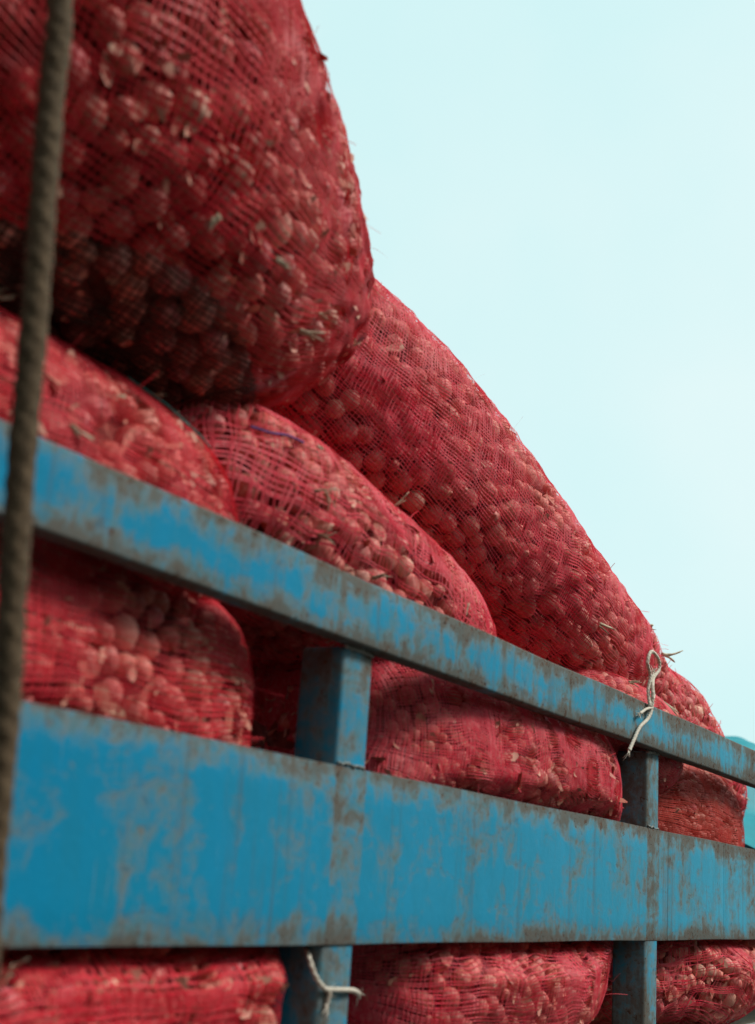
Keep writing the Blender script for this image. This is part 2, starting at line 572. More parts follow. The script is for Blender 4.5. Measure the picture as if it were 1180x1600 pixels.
for i in range(3):
    link("far_board", box_mesh("far_board", XA, XB, 2.28, 2.32, Z0 - 0.38 + i * 0.29, Z0 - 0.10 + i * 0.29, 0.004), M_FARP, truck)
link("rear_board", box_mesh("rear_board", XA - 0.045, XA - 0.002, 0.0, 2.32, Z0 - 0.60, Z0 + 0.42, 0.004), M_FARP, truck)
link("head_board", box_mesh("head_board", XB + 0.002, XB + 0.05, 0.0, 2.32, Z0 - 0.60, Z0 + 0.42, 0.004), M_FARP, truck)
for y in (0.65, 1.55):
    link("chassis_beam", box_mesh("chassis_beam", XA, XB, y, y + 0.10, Z0 - 0.66, Z0 - 0.43, 0.006), M_STEEL, truck)


def wheel(cx, y):
    prof = [(0.0, 0.02), (0.22, 0.02), (0.25, 0.06), (0.27, 0.0), (0.42, -0.01), (0.48, 0.03), (0.50, 0.09), (0.50, 0.21), (0.47, 0.26), (0.0, 0.26)]
    def lathe(pr, name):
        vs, fs = [], []
        ns = 40
        for i in range(ns):
            a = i / ns * 2 * math.pi
            for (r, d) in pr:
                vs.append((cx + r * math.cos(a), y + d, 0.50 + r * math.sin(a)))
        m_ = len(pr)
        for i in range(ns):
            for j in range(m_ - 1):
                fs.append((i * m_ + j, i * m_ + j + 1, ((i + 1) % ns) * m_ + j + 1, ((i + 1) % ns) * m_ + j))
        me = bpy.data.meshes.new(name); me.from_pydata(vs, [], fs); me.update()
        return me
    w = link("wheel", lathe(prof[3:], "tyre"), M_RUBBER, truck)
    link("rim", lathe(prof[:4], "rim"), M_STEEL, w)


for cx in (0.3, 1.5, 6.9):
    wheel(cx, 0.10); wheel(cx, 1.90)


# ------------------------------------------------------------------ onions
def onion_mesh(seed, sides=12):
    r = np.random.default_rng(seed)
    prof = [(0.0, -0.90), (0.16, -0.93), (0.30, -0.90), (0.66, -0.72), (0.94, -0.30), (1.0, 0.05), (0.90, 0.42),
            (0.62, 0.74), (0.34, 0.92), (0.17, 1.00), (0.11, 1.08), (0.0, 1.10)]
    el = r.uniform(0.88, 1.12)
    rings = []
    ph = r.uniform(0, 6.28, 3)
    vs = []
    for (rad, z) in prof[1:-1]:
        for j in range(sides):
            a = j / sides * 2 * math.pi
            w = 1 + 0.06 * math.sin(2 * a + ph[0]) + 0.035 * math.sin(3 * a + ph[1] + z) + 0.02 * math.sin(5 * a + ph[2] - 2 * z)
            vs.append((rad * w * math.cos(a) + 0.06 * z * math.sin(ph[2]), rad * w * math.sin(a), z * el))
    b = len(vs)
    vs.append((0, 0, prof[0][1] * el)); vs.append((0.07 * math.sin(ph[2]), 0, prof[-1][1] * el))
    fs = []
    m_ = len(prof) - 2
    for i in range(m_ - 1):
        for j in range(sides):
            j2 = (j + 1) % sides
            fs.append((i * sides + j, i * sides + j2, (i + 1) * sides + j2, (i + 1) * sides + j))
    for j in range(sides):
        j2 = (j + 1) % sides
        fs.append((b, j2, j)); fs.append((b + 1, (m_ - 1) * sides + j, (m_ - 1) * sides + j2))
    me = bpy.data.meshes.new("onion")
    # real size: 40 mm across, so that skin texture keeps its scale
    me.from_pydata([tuple(0.02 * c for c in v) for v in vs], [], fs)
    me.polygons.foreach_set('use_smooth', np.ones(len(me.polygons), bool))
    me.materials.append(M_ONION)
    me.update()
    return me


ONIONS = [onion_mesh(200 + i) for i in range(8)]
_ico_b = bmesh.new()
bmesh.ops.create_icosphere(_ico_b, subdivisions=1, radius=1.0)
ICO_V = np.array([v.co[:] for v in _ico_b.verts])
ICO_F = np.array([[v.index for v in f.verts] for f in _ico_b.faces])
_ico_b.free()


def project(P):
    d = (np.atleast_2d(P) - CAM_P) @ CAM_R       # camera coords
    return np.stack([590 + FPX * d[:, 0] / -d[:, 2], 800 - FPX * d[:, 1] / -d[:, 2], -d[:, 2]], 1)


def rand_rot(r):
    q = r.normal(size=4)
    q /= np.linalg.norm(q)
    from mathutils import Quaternion
    return Quaternion(q)


SACKS = {}


def sack(label, P0, P1, a, b, od=0.042, pitch=0.006, seed=0, mat=None, nexp=3.0, mexp=2.4, sag=0.0, taper0=0.0, taper1=0.0,
         lump=0.018, warp_w=0.35, weft_w=0.25, wave=0.0045, twist=0.35, roll=0.0, group=None, simple=False, relax=20, lean=0.0,
         fray=30, flen=1.0, stalks=2, flakes=30, base_mat=False, cut=-0.40, messy=0.0, bend=0.0, weft_every=1.0):
    r = np.random.default_rng(seed)
    P0 = V(*P0); P1 = V(*P1)
    L = np.linalg.norm(P1 - P0)
    t = (P1 - P0) / L
    e1 = np.cross(t, [0, 0, 1.0]); e1 /= np.linalg.norm(e1)         # towards the camera side (-Y)
    e2 = np.cross(e1, t)
    root = empty("onion_sack", tuple((P0 + P1) / 2 - np.array([0, 0, b])))
    tag(root, label, "sack", group or "net sacks of onions loaded on the truck")
    # --- base surface
    gs = 0.011 if not simple else 0.025
    tt = np.linspace(0, np.pi, 800)
    px = -np.sign(np.cos(tt)) * np.abs(np.cos(tt)) ** (2 / nexp) * L / 2
    pr = np.abs(np.sin(tt)) ** (2 / nexp)
    arc = np.concatenate([[0], np.cumsum(np.hypot(np.diff(px), np.diff(pr) * (a + b) / 2))])
    Nu = int(arc[-1] / gs)
    ua = np.linspace(0, arc[-1], Nu)
    X = np.interp(ua, arc, px); RHO = np.interp(ua, arc, pr)
    per = np.pi * (a + b)
    Nv = int(per / gs)
    th = np.linspace(0, 2 * np.pi, Nv, endpoint=False) + math.radians(200)   # seam of the weave on the hidden side
    f1 = sines(seed * 7 + 1, 9, 5.5, 3)
    s01 = (X / L + 0.5)[:, None]
    ct, st = np.cos(th)[None, :], np.sin(th)[None, :]
    rr = (np.abs(ct) ** mexp + np.abs(st) ** mexp) ** (-1 / mexp)
    tp = 1 - taper0 * (1 - s01) ** 2 - taper1 * s01 ** 2
    cx_ = RHO[:, None] * a * rr * ct * tp
    cz_ = RHO[:, None] * b * rr * st * tp
    cz_ = np.where(cz_ < 0, cz_ * 0.92, cz_)
    cx_ = cx_ + lean * cz_
    Pb = ((P0 + P1) / 2)[None, None, :] + X[:, None, None] * t + cx_[..., None] * e1 + cz_[..., None] * e2
    Pb = Pb + (sag * 4 * (s01 * (1 - s01)))[..., None] * np.array([0, 0, -1.0]) + (bend * s01 ** 2)[..., None] * np.array([0, 0, -1.0])
    dp = lump * f1(Pb[..., 0], Pb[..., 1], Pb[..., 2]) * np.minimum(1, RHO * 1.4)[:, None]

    def normals(P):
        du = np.gradient(P, axis=0)
        dv = (np.roll(P, -1, 1) - np.roll(P, 1, 1))
        nn = np.cross(dv, du)
        ln = np.linalg.norm(nn, axis=2, keepdims=True)
        nn = np.where(ln > 1e-12, nn / np.maximum(ln, 1e-12), 0)
        nn[0] = -t; nn[-1] = t
        # outward
        c = ((P0 + P1) / 2) + X[:, None, None] * t
        if np.sum((P - c) * nn) < 0:
            nn = -nn
            nn[0] = -t; nn[-1] = t
        return nn
    Nb = normals(Pb)
    Pb = Pb + Nb * dp[..., None]
    # sacks press against the timberwork and bulge out between it
    x_, z_ = Pb[..., 0], Pb[..., 2]
    def outside(v, lo, hi):
        return np.maximum(np.maximum(lo - v, v - hi), 0.0)
    ymin = 0.050 - 1.3 * outside(z_, PZ_LO, PZ_HI)
    ymin = np.maximum(ymin, 0.030 - 1.3 * outside(z_, RZ_LO, RZ_HI))
    ymin = np.maximum(ymin, 0.060 - 1.3 * outside(z_, Z0 - 0.60, Z0 - 0.318))
    for q in posts:
        ymin = np.maximum(ymin, np.where(z_ < RZ_LO, 0.092 - 1.1 * outside(x_, q, q + PW), -9.0))
    Pb[..., 1] = np.maximum(Pb[..., 1], ymin)
    Nb = normals(Pb)
    if simple:
        tocam0 = CAM_P - Pb
    # --- onions lying against the net
    ro0 = od / 2
    area = RHO[:, None] * np.ones(Nv)[None, :] + 0.02
    pc = (area / area.sum()).ravel()
    ncand = int(arc[-1] * per / (od * od) * 7)
    idx = r.choice(Nu * Nv, size=ncand, p=pc)
    Pc = Pb.reshape(-1, 3)[idx]; Nc = Nb.reshape(-1, 3)[idx]
    tc_ = CAM_P - Pc
    tc_ /= np.linalg.norm(tc_, axis=1)[:, None]
    face = (Nc * tc_).sum(1)
    keep = face > (-0.25 if not simple else -2)
    Pc, Nc, face = Pc[keep], Nc[keep], face[keep]
    rad = ro0 * np.clip(r.normal(1.0, 0.15, len(Pc)), 0.68, 1.4)
    order = np.argsort(-rad + r.normal(size=len(rad)) * ro0 * 0.25)
    cen = np.zeros((0, 3)); cr = np.zeros(0); sel = []
    Cc = Pc - Nc * (rad * (0.95 + 0.16 * r.random(len(rad))))[:, None]
    C_arr = np.empty((len(Pc), 3)); R_arr = np.empty(len(Pc)); m_ = 0
    for i in order:
        if m_:
            dd = np.linalg.norm(C_arr[:m_] - Cc[i], axis=1)
            if np.any(dd < 0.86 * (R_arr[:m_] + rad[i])):
                continue
        C_arr[m_] = Cc[i]; R_arr[m_] = rad[i]; m_ += 1; sel.append(i)
    cen = C_arr[:m_]; cr = R_arr[:m_]; fc = face[sel]
    # --- the net drapes over them
    H = np.full((Nu, Nv), -0.016 if not simple else -0.006)
    GP = Pb.reshape(-1, 3); GN = Nb.reshape(-1, 3)
    if not simple:
        Hf = H.ravel()
        # bucket by X to keep it quick
        ox = np.argsort(GP[:, 0]); gx = GP[ox, 0]
        for c, rd in zip(cen, cr):
            i0, i1 = np.searchsorted(gx, c[0] - rd * 1.02), np.searchsorted(gx, c[0] + rd * 1.02)
            ii = ox[i0:i1]
            q = GP[ii] - c
            d2 = (q * q).sum(1)
            ok = d2 < (rd * 1.6) ** 2
            ii = ii[ok]; q = q[ok]; d2 = d2[ok]
            qn = (q * GN[ii]).sum(1)
            disc = qn * qn - d2 + rd * rd
            ok = disc > 0
            ii = ii[ok]
            h = -qn[ok] + np.sqrt(disc[ok])
            Hf[ii] = np.maximum(Hf[ii], h)
        H = Hf.reshape(Nu, Nv)
    H0 = H.copy()
    for _ in range(relax):
        avg = 0.25 * (np.roll(H, 1, 1) + np.roll(H, -1, 1) + np.vstack([H[:1], H[:-1]]) + np.vstack([H[1:], H[-1:]]))
        H = np.maximum(H0, avg)
    avg = 0.25 * (np.roll(H, 1, 1) + np.roll(H, -1, 1) + np.vstack([H[:1], H[:-1]]) + np.vstack([H[1:], H[-1:]]))
    H = 0.5 * H + 0.5 * avg + 0.0022
    Pn = Pb + Nb * H[..., None]
    Nn = normals(Pn)
    Nn = Nn * 0.7 + Nb * 0.3
    Nn /= np.linalg.norm(Nn, axis=2, keepdims=True) + 1e-9

    def samp(G, u, v):
        u = np.clip(u, 0, 0.99999) * (Nu - 1); v = (v % 1.0) * Nv
        i = np.floor(u).astype(int); j = np.floor(v).astype(int) % Nv
        fu = (u - i)[..., None]; fv = (v - np.floor(v))[..., None]
        i2 = np.minimum(i + 1, Nu - 1); j2 = (j + 1) % Nv
        return (G[i, j] * (1 - fu) * (1 - fv) + G[i2, j] * fu * (1 - fv) + G[i, j2] * (1 - fu) * fv + G[i2, j2] * fu * fv)
    Lu = arc[-1]
    wu = sines(seed * 11 + 2, 8, 9.0); wv = sines(seed * 11 + 3, 8, 9.0)
    wu2 = sines(seed * 11 + 4, 8, 40.0); wv2 = sines(seed * 11 + 5, 8, 40.0)
    tw = sines(seed * 11 + 6, 8, 60.0)
    wd = sines(seed * 11 + 8, 8, 14.0)

    def strands(lines_u, lines_v, width, lift, sd):
        """lines_*: (n, k) parameter arrays; returns ribbon verts and quads"""
        U = lines_u * Lu; W_ = lines_v * per
        uu = lines_u + (wave * 2.0 * wu(U, W_) + wave * 0.45 * wu2(U, W_)) / Lu
        vv = lines_v + (wave * 2.0 * wv(U, W_) + wave * 0.45 * wv2(U, W_)) / per
        p = samp(Pn, uu, vv); nn = samp(Nn, uu, vv)
        nn /= np.linalg.norm(nn, axis=2, keepdims=True) + 1e-9
        T = np.gradient(p, axis=1)
        T /= np.linalg.norm(T, axis=2, keepdims=True) + 1e-9
        Wd = np.cross(T, nn)
        an = twist * tw(U * 0.6 + sd, W_ * 0.6 - sd)[..., None]
        Wd = Wd * np.cos(an) + nn * np.sin(an)
        wloc = width * (1 + 0.25 * wd(U, W_))[..., None]
        p = p + nn * lift
        v0 = p - Wd * wloc * 0.5; v1 = p + Wd * wloc * 0.5
        nl, kk = lines_u.shape
        verts = np.stack([v0, v1], 2).reshape(-1, 3)
        base = (np.arange(nl)[:, None] * kk + np.arange(kk - 1)[None, :]) * 2
        q = np.stack([base, base + 1, base + 3, base + 2], -1)
        tcm = CAM_P - p
        tcm /= np.linalg.norm(tcm, axis=2, keepdims=True)
        vis = (samp(Nb, uu, vv) * tcm).sum(2) > cut
        q = q[vis[:, :-1] | vis[:, 1:]]
        return verts, q.reshape(-1, 4)

    vs, qs, off = [], [], 0
    jr = np.random.default_rng(seed + 900)
    nw = int(per / pitch); ku = int(Lu / (0.011 if not simple else 0.03))
    v_i = (np.arange(nw) + jr.uniform(-0.22, 0.22, nw)) / nw
    if messy:
        drop = jr.random(nw) > messy * 0.4
        v_i = v_i[drop]
    Ug, Vg = np.meshgrid(np.linspace(0.004, 0.996, ku), v_i)
    Vg = Vg + messy * 0.010 * jr.normal(size=(len(v_i), 1)) * np.sin(Ug * jr.uniform(5, 14, (len(v_i), 1)) + jr.uniform(0, 6, (len(v_i), 1)))
    verts, q = strands(Ug, Vg, pitch * warp_w, 0.0004, 0.0)
    vs.append(verts); qs.append(q); off += len(verts)
    nf = int(Lu / (pitch * weft_every)); kv = int(per / (0.011 if not simple else 0.03))
    u_i = (np.arange(1, nf) + jr.uniform(-0.25, 0.25, nf - 1)) / nf
    Vg, Ug = np.meshgrid(np.linspace(0, 1, kv), u_i)
    Ug = Ug + messy * 0.008 * jr.normal(size=(len(u_i), 1)) * np.sin(Vg * 6.283 * jr.integers(2, 6, (len(u_i), 1)) + jr.uniform(0, 6, (len(u_i), 1)))
    verts, q = strands(Ug, Vg, pitch * weft_w, 0.0011, 3.0)
    vs.append(verts); qs.append(q + off); off += len(verts)
    verts = np.concatenate(vs); q = np.concatenate(qs)
    used = np.unique(q)
    remap = np.full(len(verts), -1); remap[used] = np.arange(len(used))
    me_net = mesh_np("net", verts[used], remap[q])
    net = link("net", me_net, mat or M_NET, root)
    if base_mat:                                  # lowest part of the net is a darker brown
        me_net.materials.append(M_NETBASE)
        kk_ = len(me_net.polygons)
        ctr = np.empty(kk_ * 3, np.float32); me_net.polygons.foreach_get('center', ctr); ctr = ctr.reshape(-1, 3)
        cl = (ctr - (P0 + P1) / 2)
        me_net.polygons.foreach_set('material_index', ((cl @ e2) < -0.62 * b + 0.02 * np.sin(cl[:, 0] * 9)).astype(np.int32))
    # --- onions as parts: the ones that show largest, the rest packed
    pj = project(cen)
    scr = np.where((pj[:, 0] > -60) & (pj[:, 0] < 1240) & (pj[:, 1] > -60) & (pj[:, 1] < 1660) & (fc > -0.05), cr / pj[:, 2], 0)
    if simple: scr *= 0
    orderv = np.argsort(-scr)
    single = [i for i in orderv[:290] if scr[i] > 0]
    rest = np.array([i for i in range(len(cen)) if i not in set(single)], int)
    inv = Matrix.Translation(root.location).inverted()
    for i in single:
        o = bpy.data.objects.new("onion", ONIONS[int(r.integers(len(ONIONS)))])
        COL.objects.link(o)
        o.parent = root
        o.matrix_parent_inverse = inv
        o.location = cen[i]
        o.rotation_mode = 'QUATERNION'
        o.rotation_quaternion = rand_rot(r)
        k_ = cr[i] / 0.02
        o.scale = (k_, k_, k_)
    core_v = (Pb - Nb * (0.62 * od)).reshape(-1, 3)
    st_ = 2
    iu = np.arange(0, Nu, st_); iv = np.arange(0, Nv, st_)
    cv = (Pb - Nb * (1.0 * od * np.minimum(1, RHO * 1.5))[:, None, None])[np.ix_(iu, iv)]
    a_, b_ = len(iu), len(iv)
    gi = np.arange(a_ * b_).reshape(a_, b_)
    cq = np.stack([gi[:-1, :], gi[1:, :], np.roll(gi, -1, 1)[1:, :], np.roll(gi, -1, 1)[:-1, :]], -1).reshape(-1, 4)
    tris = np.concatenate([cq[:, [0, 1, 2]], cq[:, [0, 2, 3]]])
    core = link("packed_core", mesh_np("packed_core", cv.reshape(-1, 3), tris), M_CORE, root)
    tag(core, kind="stuff")
    if len(rest):
        cap = rest if len(rest) < 900 else r.choice(rest, 900, replace=False)
        rv = (ICO_V[None] * cr[cap][:, None, None] * np.array([1, 1, 0.95]) + cen[cap][:, None, :])
        rf = ICO_F[None] + (np.arange(len(cap)) * len(ICO_V))[:, None, None]
        po_ = link("packed_onions", mesh_np("packed_onions", rv.reshape(-1, 3), rf.reshape(-1, 3)), M_ONION, root)
        tag(po_, kind="stuff")
    SACKS[label] = (root, Pn, Nn, r)
    if simple:
        return root
    # --- loose threads, dry stalks, papery flakes on the visible skin
    flatP = Pn.reshape(-1, 3); flatN = Nn.reshape(-1, 3)
    tcm = CAM_P - flatP
    tcm /= np.linalg.norm(tcm, axis=1)[:, None]
    fcg = (flatN * tcm).sum(1)
    pjg = project(flatP)
    inn = (pjg[:, 0] > 0) & (pjg[:, 0] < 1180) & (pjg[:, 1] > 0) & (pjg[:, 1] < 1600)
    rim = np.where(inn & (fcg > 0.0) & (fcg < 0.45))[0]
    front = np.where(inn & (fcg > 0.05))[0]
    if len(rim) and fray:
        vv_, qq_ = [], []
        o_ = 0
        for _ in range(fray):
            i = r.choice(rim)
            p = flatP[i]; nrm = flatN[i]
            d = nrm * 0.5 + r.normal(size=3) * 0.7
            d /= np.linalg.norm(d)
            ln = r.uniform(0.008, 0.034) * flen
            cur = r.normal(size=3) * 0.9
            kk = 6
            pts = [p + d * ln * (j / kk) + cur * ln * 0.5 * (j / kk) ** 2 for j in range(kk + 1)]
            side = np.cross(d, nrm + r.normal(size=3) * 0.3); side /= np.linalg.norm(side) + 1e-9
            w = r.uniform(0.0006, 0.0011)
            for pnt in pts:
                vv_.append(pnt - side * w); vv_.append(pnt + side * w)
            for j in range(kk):
                b0 = o_ + 2 * j
                qq_.append((b0, b0 + 1, b0 + 3, b0 + 2))
            o_ += 2 * (kk + 1)
        fr = link("loose_threads", mesh_np("loose_threads", np.array(vv_), np.array(qq_)), mat or M_NET, root)
        tag(fr, kind="stuff")
    for _ in range(stalks if len(front) else 0):
        i = r.choice(front if r.random() < 0.6 or not len(rim) else rim)
        stalk_at(root, flatP[i], flatN[i], r)
    if flakes and len(front):
        vv_, qq_ = [], []
        for k_ in range(flakes * 3):
            i = r.choice(front)
            p = flatP[i] + flatN[i] * (0.0015 if k_ % 7 == 0 else -0.004); nrm = flatN[i] + r.normal(size=3) * 0.35
            nrm /= np.linalg.norm(nrm)
            s_ = r.normal(size=3); s_ -= nrm * (s_ @ nrm); s_ /= np.linalg.norm(s_)
            q_ = np.cross(nrm, s_)
            la, lb = (r.uniform(0.004, 0.012), r.uniform(0.002, 0.005)) if k_ % 7 == 0 else (r.uniform(0.010, 0.024), r.uniform(0.005, 0.012))
            c_ = r.uniform(0.0, 0.004)
            tilt = r.uniform(-0.6, 0.6)
            for m__, (su, wq) in enumerate(((-1.0, 0.25), (-0.35, 0.9), (0.4, 1.0), (1.0, 0.3))):
                c0_ = p + s_ * la * su + nrm * (c_ * su * su + tilt * 0.003 * su)
                vv_ += [c0_ - q_ * lb * wq * r.uniform(0.6, 1.2), c0_ + q_ * lb * wq * r.uniform(0.6, 1.2) + nrm * tilt * 0.002]
            for m__ in range(3):
                b__ = 8 * k_ + 2 * m__
                qq_.append((b__, b__ + 1, b__ + 3, b__ + 2))
        fl = link("dry_flakes", mesh_np("dry_flakes", np.array(vv_), np.array(qq_)), M_FLAKE, root)
        tag(fl, kind="stuff")
    return root


def stalk_at(root, p, nrm, r, ln=None, d=None, rad=None):
    if d is None:
        d = nrm * 0.55 + r.normal(size=3) * 0.6
    d = np.array(d, float); d /= np.linalg.norm(d)
    ln = ln or r.uniform(0.018, 0.040)
    rad = rad or r.uniform(0.0018, 0.0036)
    bm = bmesh.new()
    for k_ in range(4):
        cur = r.normal(size=3) * 0.20
        o_ = r.normal(size=3) * rad * 0.45
        l_ = ln * r.uniform(0.6, 1.05)
        pts = [p - d * 0.006 + o_ + d * l_ * (j / 6) + cur * l_ * (j / 6) ** 2 for j in range(7)]
        rd = [rad * 0.62 * f * (0.8 + 0.4 * r.random()) for f in (1.3, 1.0, 0.9, 0.8, 0.75, 0.6, 0.25)]
        tm = tube_mesh("tmp", pts, rd, 5)
        bm.from_mesh(tm)
        bpy.data.meshes.remove(tm)
    link("dry_stalk", mesh_bm("dry_stalk", bm, True), M_STALK, root)


QUICK = False
# layer on the bed floor
sack("net sack below the blue plank at bottom left, beside the string", (0.45, 0.25, -0.150), (1.76, 0.235, -0.150), 0.265, 0.195,
     od=0.034, pitch=0.0086, seed=1, mat=M_NET, mexp=2.8, wave=0.005, messy=0.2)
sack("net sack below the blue plank between the two posts", (1.86, 0.255, -0.150), (2.91, 0.25, -0.150), 0.265, 0.195,
     od=0.034, pitch=0.0076, seed=2, mat=M_NETP, mexp=2.8, nexp=3.6)
sack("loosely woven net sack below the plank at bottom right corner", (3.04, 0.255, -0.150), (4.60, 0.26, -0.150), 0.27, 0.195,
     od=0.038, pitch=0.0082, seed=3, mat=M_NETP, mexp=2.8, wave=0.008, messy=0.5, flakes=90, stalks=5)
# layer between plank and top rail
sack("net sack left of the first post, ending in a dark gap, between rail and plank", (0.30, 0.32, 0.215), (1.57, 0.30, 0.215), 0.27, 0.235,
     od=0.033, pitch=0.0086, seed=4, mat=M_NET, mexp=3.0, nexp=4.4)
sack("finely woven net sack filling the gap between the two posts under the rail", (1.80, 0.28, 0.205), (2.92, 0.255, 0.190), 0.265, 0.220,
     od=0.028, pitch=0.0058, seed=5, mat=M_NETP, mexp=2.8, nexp=3.6, wave=0.006, lump=0.012, warp_w=0.36, weft_w=0.46, fray=260, flen=0.45,
     flakes=120, stalks=0)
sack("brick red fine net sack right of the second post under the rail", (3.06, 0.30, 0.205), (4.10, 0.30, 0.200), 0.26, 0.20,
     od=0.026, pitch=0.0066, seed=6, mat=M_NETB, mexp=2.7, nexp=3.4, wave=0.004, lump=0.010, stalks=0, flakes=20)
# layer behind the top rail
sack("net sack behind the top rail at left, squeezed under the huge sack", (0.25, 0.31, 0.505), (1.52, 0.31, 0.435), 0.27, 0.165,
     od=0.036, pitch=0.0086, seed=7, mat=M_NET, mexp=2.4)
sack("bulging net sack on the top rail in the middle, with stalks poking out", (1.28, 0.29, 0.545), (2.38, 0.28, 0.425), 0.25, 0.190,
     od=0.038, pitch=0.0086, seed=8, mat=M_NETP, mexp=2.2, sag=-0.02, messy=0.4, wave=0.008, stalks=3)
sack("small pale net sack just peeking over the rail left of the white string", (2.70, 0.24, 0.385), (3.34, 0.22, 0.360), 0.20, 0.150,
     od=0.030, pitch=0.0056, seed=9, mat=M_NETP, mexp=2.2, fray=60, stalks=1)
# top of the load
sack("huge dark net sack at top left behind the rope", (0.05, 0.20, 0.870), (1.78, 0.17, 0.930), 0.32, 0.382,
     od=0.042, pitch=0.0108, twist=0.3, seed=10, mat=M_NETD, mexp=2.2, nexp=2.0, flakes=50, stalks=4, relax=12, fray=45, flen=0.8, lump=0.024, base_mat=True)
sack("long smooth net sack sloping down against the sky", (1.55, 0.36, 0.990), (3.46, 0.28, 0.620), 0.27, 0.258,
     od=0.040, pitch=0.0084, seed=11, mat=M_NETP, mexp=2.1, nexp=3.0, flakes=30, stalks=1, taper1=0.22, relax=14, sag=0.092, lump=0.012, wave=0.004, fray=50)
sack("coarse frayed net sack at the far right end of the load, over the rail", (3.25, 0.46, 0.760), (4.62, 0.42, 0.275), 0.25, 0.215,
     od=0.042, pitch=0.0125, seed=12, mat=M_NETP, mexp=2.1, messy=0.7, wave=0.012, fray=200, stalks=5, warp_w=0.22, weft_w=0.17)
# inner row, seen only through the gaps
for i, (x0, x1, z) in enumerate([(0.1, 1.5, -0.17), (1.55, 3.0, -0.17), (3.1, 4.6, -0.17), (0.1, 1.5, 0.2), (1.6, 3.0, 0.2), (3.1, 4.6, 0.2), (0.1, 1.6, 0.52), (1.7, 3.3, 0.52)]):
    sack("red net sack of the inner row, deep in the dark behind the front sacks", (x0, 0.95, z), (x1, 0.95, z), 0.31, 0.20,
         od=0.05, pitch=0.014, seed=30 + i, mat=M_NET, simple=True, group="inner row of sacks")


def on_skin(key, px_, py_):
    """surface point and normal of a sack where the photograph shows (px_, py_)"""
    for lab, (root, Pn, Nn, r) in SACKS.items():
        if key in lab: break
    P = Pn.reshape(-1, 3); Nn = Nn.reshape(-1, 3)
    tcm = CAM_P - P
    ok = (Nn * tcm).sum(1) > 0
    P, Nn = P[ok], Nn[ok]
    pj = project(P)
    d = np.hypot(pj[:, 0] - px_, pj[:, 1] - py_)
    i = int(np.argmin(d + pj[:, 2] * 2.0))
    return root, P[i], Nn[i], r, pj[i, 2]


for key, px_, py_, dx, dy, thick in (("bulging", 497, 835, 28, 1, 5), ("bulging", 495, 765, 34, -3, 4), ("bulging", 512, 775, 4, 26, 4),
                                     ("bulging", 622, 786, 22, -14, 5), ("bulging", 500, 703, 10, 4, 6), ("bulging", 585, 900, 24, -6, 6),
                                     ("coarse", 1042, 1020, 22, 9, 8), ("coarse", 1030, 1094, 26, 14, 5), ("huge", 574, 335, 12, -4, 9),
                                     ("huge", 548, 196, 28, 5, 3), ("long", 940, 975, 18, 10, 6), ("huge", 215, 62, 34, 6, 6),
                                     ("huge", 190, 82, 40, -8, 4), ("small", 985, 1068, 16, 2, 4)):
    root, p, nrm, r, dep = on_skin(key, px_, py_)
    d = CAM_R @ np.array([dx, -dy, 0.0]) + nrm * np.hypot(dx, dy) * 0.25
    ln = np.linalg.norm(d) * dep / FPX
    stalk_at(root, p + nrm * 0.003, nrm, r, ln=ln, d=d, rad=thick * 0.5 * dep / FPX)

# ------------------------------------------------------------------ rope, strings
def spline(ctrl, nseg=12):
    """Catmull-Rom through control points"""
    c = [np.array(p, float) for p in ctrl]
    c = [2 * c[0] - c[1]] + c + [2 * c[-1] - c[-2]]
    out = []
    for i in range(1, len(c) - 2):
        for k in range(nseg):
            s = k / nseg
            out.append(0.5 * ((2 * c[i]) + (-c[i - 1] + c[i + 1]) * s + (2 * c[i - 1] - 5 * c[i] + 4 * c[i + 1] - c[i + 2]) * s * s
                              + (-c[i - 1] + 3 * c[i] - 3 * c[i + 1] + c[i + 2]) * s ** 3))
    out.append(c[-2])
    return np.array(out)


YR = -0.16
rp = [pix(92, 0, YR) + np.array([0.0, 0.22, 0.62]), pix(96, -160, YR) + np.array([0, 0.03, 0]), pix(93, 0, YR), pix(80, 150, YR), pix(66, 330, YR),
      pix(52, 520, YR), pix(34, 720, YR), pix(20, 920, YR), pix(10, 1100, YR), pix(-2, 1230, YR), pix(-18, 1400, YR), pix(-38, 1620, YR)]
rp.append(rp[-1] + np.array([0.01, 0.02, -0.35]))
ro = link("hanging_rope", tube_mesh("hanging_rope", spline(rp, 60), [0.0124 * (1 + 0.10 * math.sin(k_ * 0.21) * math.sin(k_ * 0.083 + 1) * 0.5 + random.uniform(-0.025, 0.025)) for k_ in range(60 * 11 + 1 + 60)][:len(spline(rp, 60))], 18, twist=95.0, lobes=3, lobe_amp=0.10), M_ROPE)
tag(ro, "thick dirty brown rope hanging down at the left edge", "rope")


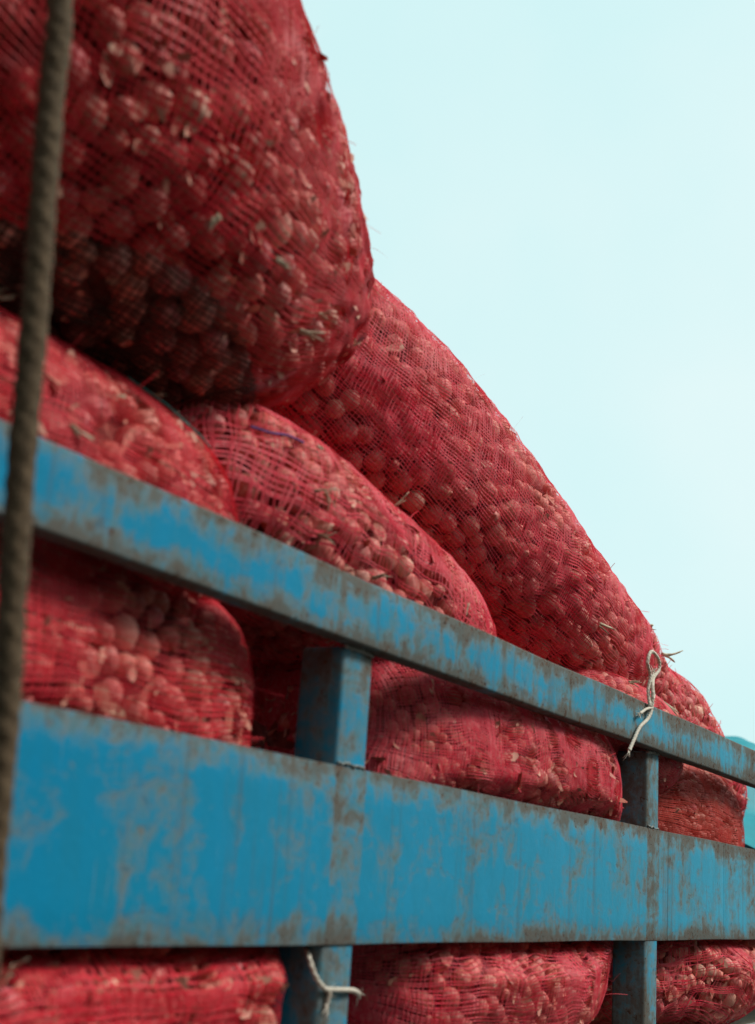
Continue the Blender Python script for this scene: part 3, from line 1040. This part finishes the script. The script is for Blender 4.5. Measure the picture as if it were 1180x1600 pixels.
def cord(name, ctrls, r, label=None, mat=None, parent=None, nseg=14):
    main = link(name, tube_mesh(name, spline(ctrls[0], nseg), r, 12, twist=330.0, lobes=2, lobe_amp=0.55), mat or M_STRING, parent)
    for c in ctrls[1:]:
        link("string_end", tube_mesh("string_end", spline(c, nseg), r * 0.85, 8, twist=260.0, lobes=2, lobe_amp=0.35), mat or M_STRING, main)
    rs = np.random.default_rng(len(ctrls) + 5)
    bm = bmesh.new()                              # fuzz and frayed tips
    allp = [spline(c, 8) for c in ctrls]
    for c in allp:
        for k_ in range(26):
            q = c[int(rs.integers(len(c)))] if k_ > 7 else c[-1]
            dr = rs.normal(size=3); dr /= np.linalg.norm(dr)
            if k_ <= 7:
                dr = dr * 0.45 + (c[-1] - c[-2]) / np.linalg.norm(c[-1] - c[-2])
            ln = rs.uniform(0.004, 0.010) if k_ > 7 else rs.uniform(0.008, 0.018)
            cu = rs.normal(size=3) * 0.4
            tm = tube_mesh("tmp", [q + dr * ln * t_ + cu * ln * t_ * t_ for t_ in (0, 0.4, 0.7, 1.0)], [0.0006, 0.0005, 0.0004, 0.0002] if k_ > 7 else [0.0012, 0.001, 0.0008, 0.0004], 4)
            bm.from_mesh(tm); bpy.data.meshes.remove(tm)
    fz = link("fuzz", mesh_bm("fuzz", bm, True), mat or M_STRING, main)
    tag(fz, kind="stuff")
    if label:
        tag(main, label, "string")
    return main


ys = -0.028
cord("tie_string", [
    [pix(1016, 1104, ys), pix(1013, 1080, ys + .01), pix(1016, 1055, ys + .01), pix(1012, 1035, ys + .01), pix(1018, 1018, ys + .01), pix(1029, 1030, ys + .01),
     pix(1030, 1046, ys + .01), pix(1021, 1060, ys + .01), pix(1020, 1080, ys + .0), pix(1019, 1104, ys), pix(1013, 1122, ys), pix(1000, 1136, ys), pix(991, 1155, ys), pix(983, 1173, ys)],
    [pix(1018, 1106, ys), pix(1010, 1108, ys), pix(1000, 1115, ys)],
    [pix(1018, 1100, ys), pix(1022, 1085, ys + .01), pix(1017, 1068, ys + .01), pix(1021, 1052, ys + .01)],
    [pix(1018, 1104, ys), pix(1020, 1106, ys + 0.03), pix(1022, 1120, 0.066), pix(1012, 1150, 0.07)],
], 0.0037, "frayed white string looped upright over the top rail")
yp = -0.006
cord("tie_string", [
    [pix(478, 1478, 0.03), pix(484, 1500, 0.005), pix(494, 1527, -0.004), pix(507, 1544, yp), pix(520, 1546, yp), pix(548, 1547, yp), pix(556, 1549, 0.012), pix(560, 1552, 0.05)],
    [pix(512, 1545, yp), pix(515, 1555, yp), pix(512, 1567, yp)],
], 0.0031, "white string knotted round the foot of the first post")

# ------------------------------------------------------------------ tarpaulin over the far end of the load
nu, nv = 90, 70
f = sines(77, 10, 5.0, 2); f2 = sines(78, 10, 14.0, 2)
vs, fs = [], []
for i in range(nu):
    for j in range(nv):
        a = i / (nu - 1); b = j / (nv - 1)
        x = 5.15 + 3.0 * a
        s = (b * 2 - 1)
        prof = 1 - abs(s) ** 3.2
        endp = min(1.0, (a / 0.22)) ** 0.55
        y = 1.15 + 1.02 * s * (0.90 + 0.1 * (1 - prof))
        z = 0.20 + (0.43 * prof * endp) + 0.25 * a * prof
        fold = abs(math.sin(x * 7 + 5 * s)) * 0.05 + 0.03 * float(f(x, y * 1.3)) + 0.012 * float(f2(x, y))
        vs.append((x - 0.25 * (1 - endp), y + fold * (1 if s > 0 else -1) * 0.6, z + Z0 + fold * 0.8))
for i in range(nu - 1):
    for j in range(nv - 1):
        fs.append((i * nv + j, (i + 1) * nv + j, (i + 1) * nv + j + 1, i * nv + j + 1))
me = bpy.data.meshes.new("tarpaulin"); me.from_pydata(vs, [], fs)
me.polygons.foreach_set('use_smooth', np.ones(len(me.polygons), bool)); me.update()
tp = link("tarpaulin", me, M_TARP)
tag(tp, "bright teal tarpaulin over the load at the right edge", "tarpaulin")


def skin_thread(key, pixels, rad, mat):
    pts = []
    for (a, b) in pixels:
        root, p, nrm, r, dep = on_skin(key, a, b)
        pts.append(p + nrm * 0.003)
    link("sewing_thread", tube_mesh("sewing_thread", spline(pts, 8), rad, 5), mat, root)


skin_thread("huge", [(255, 515), (285, 540), (320, 562), (352, 590), (372, 612), (388, 636)], 0.0016, M_GREEN)
skin_thread("huge", [(300, 545), (335, 570), (365, 598), (392, 625), (402, 642)], 0.0013, M_GREEN)
skin_thread("bulging", [(385, 668), (405, 671), (425, 676), (450, 684), (470, 692)], 0.0017, M_VIOLET)
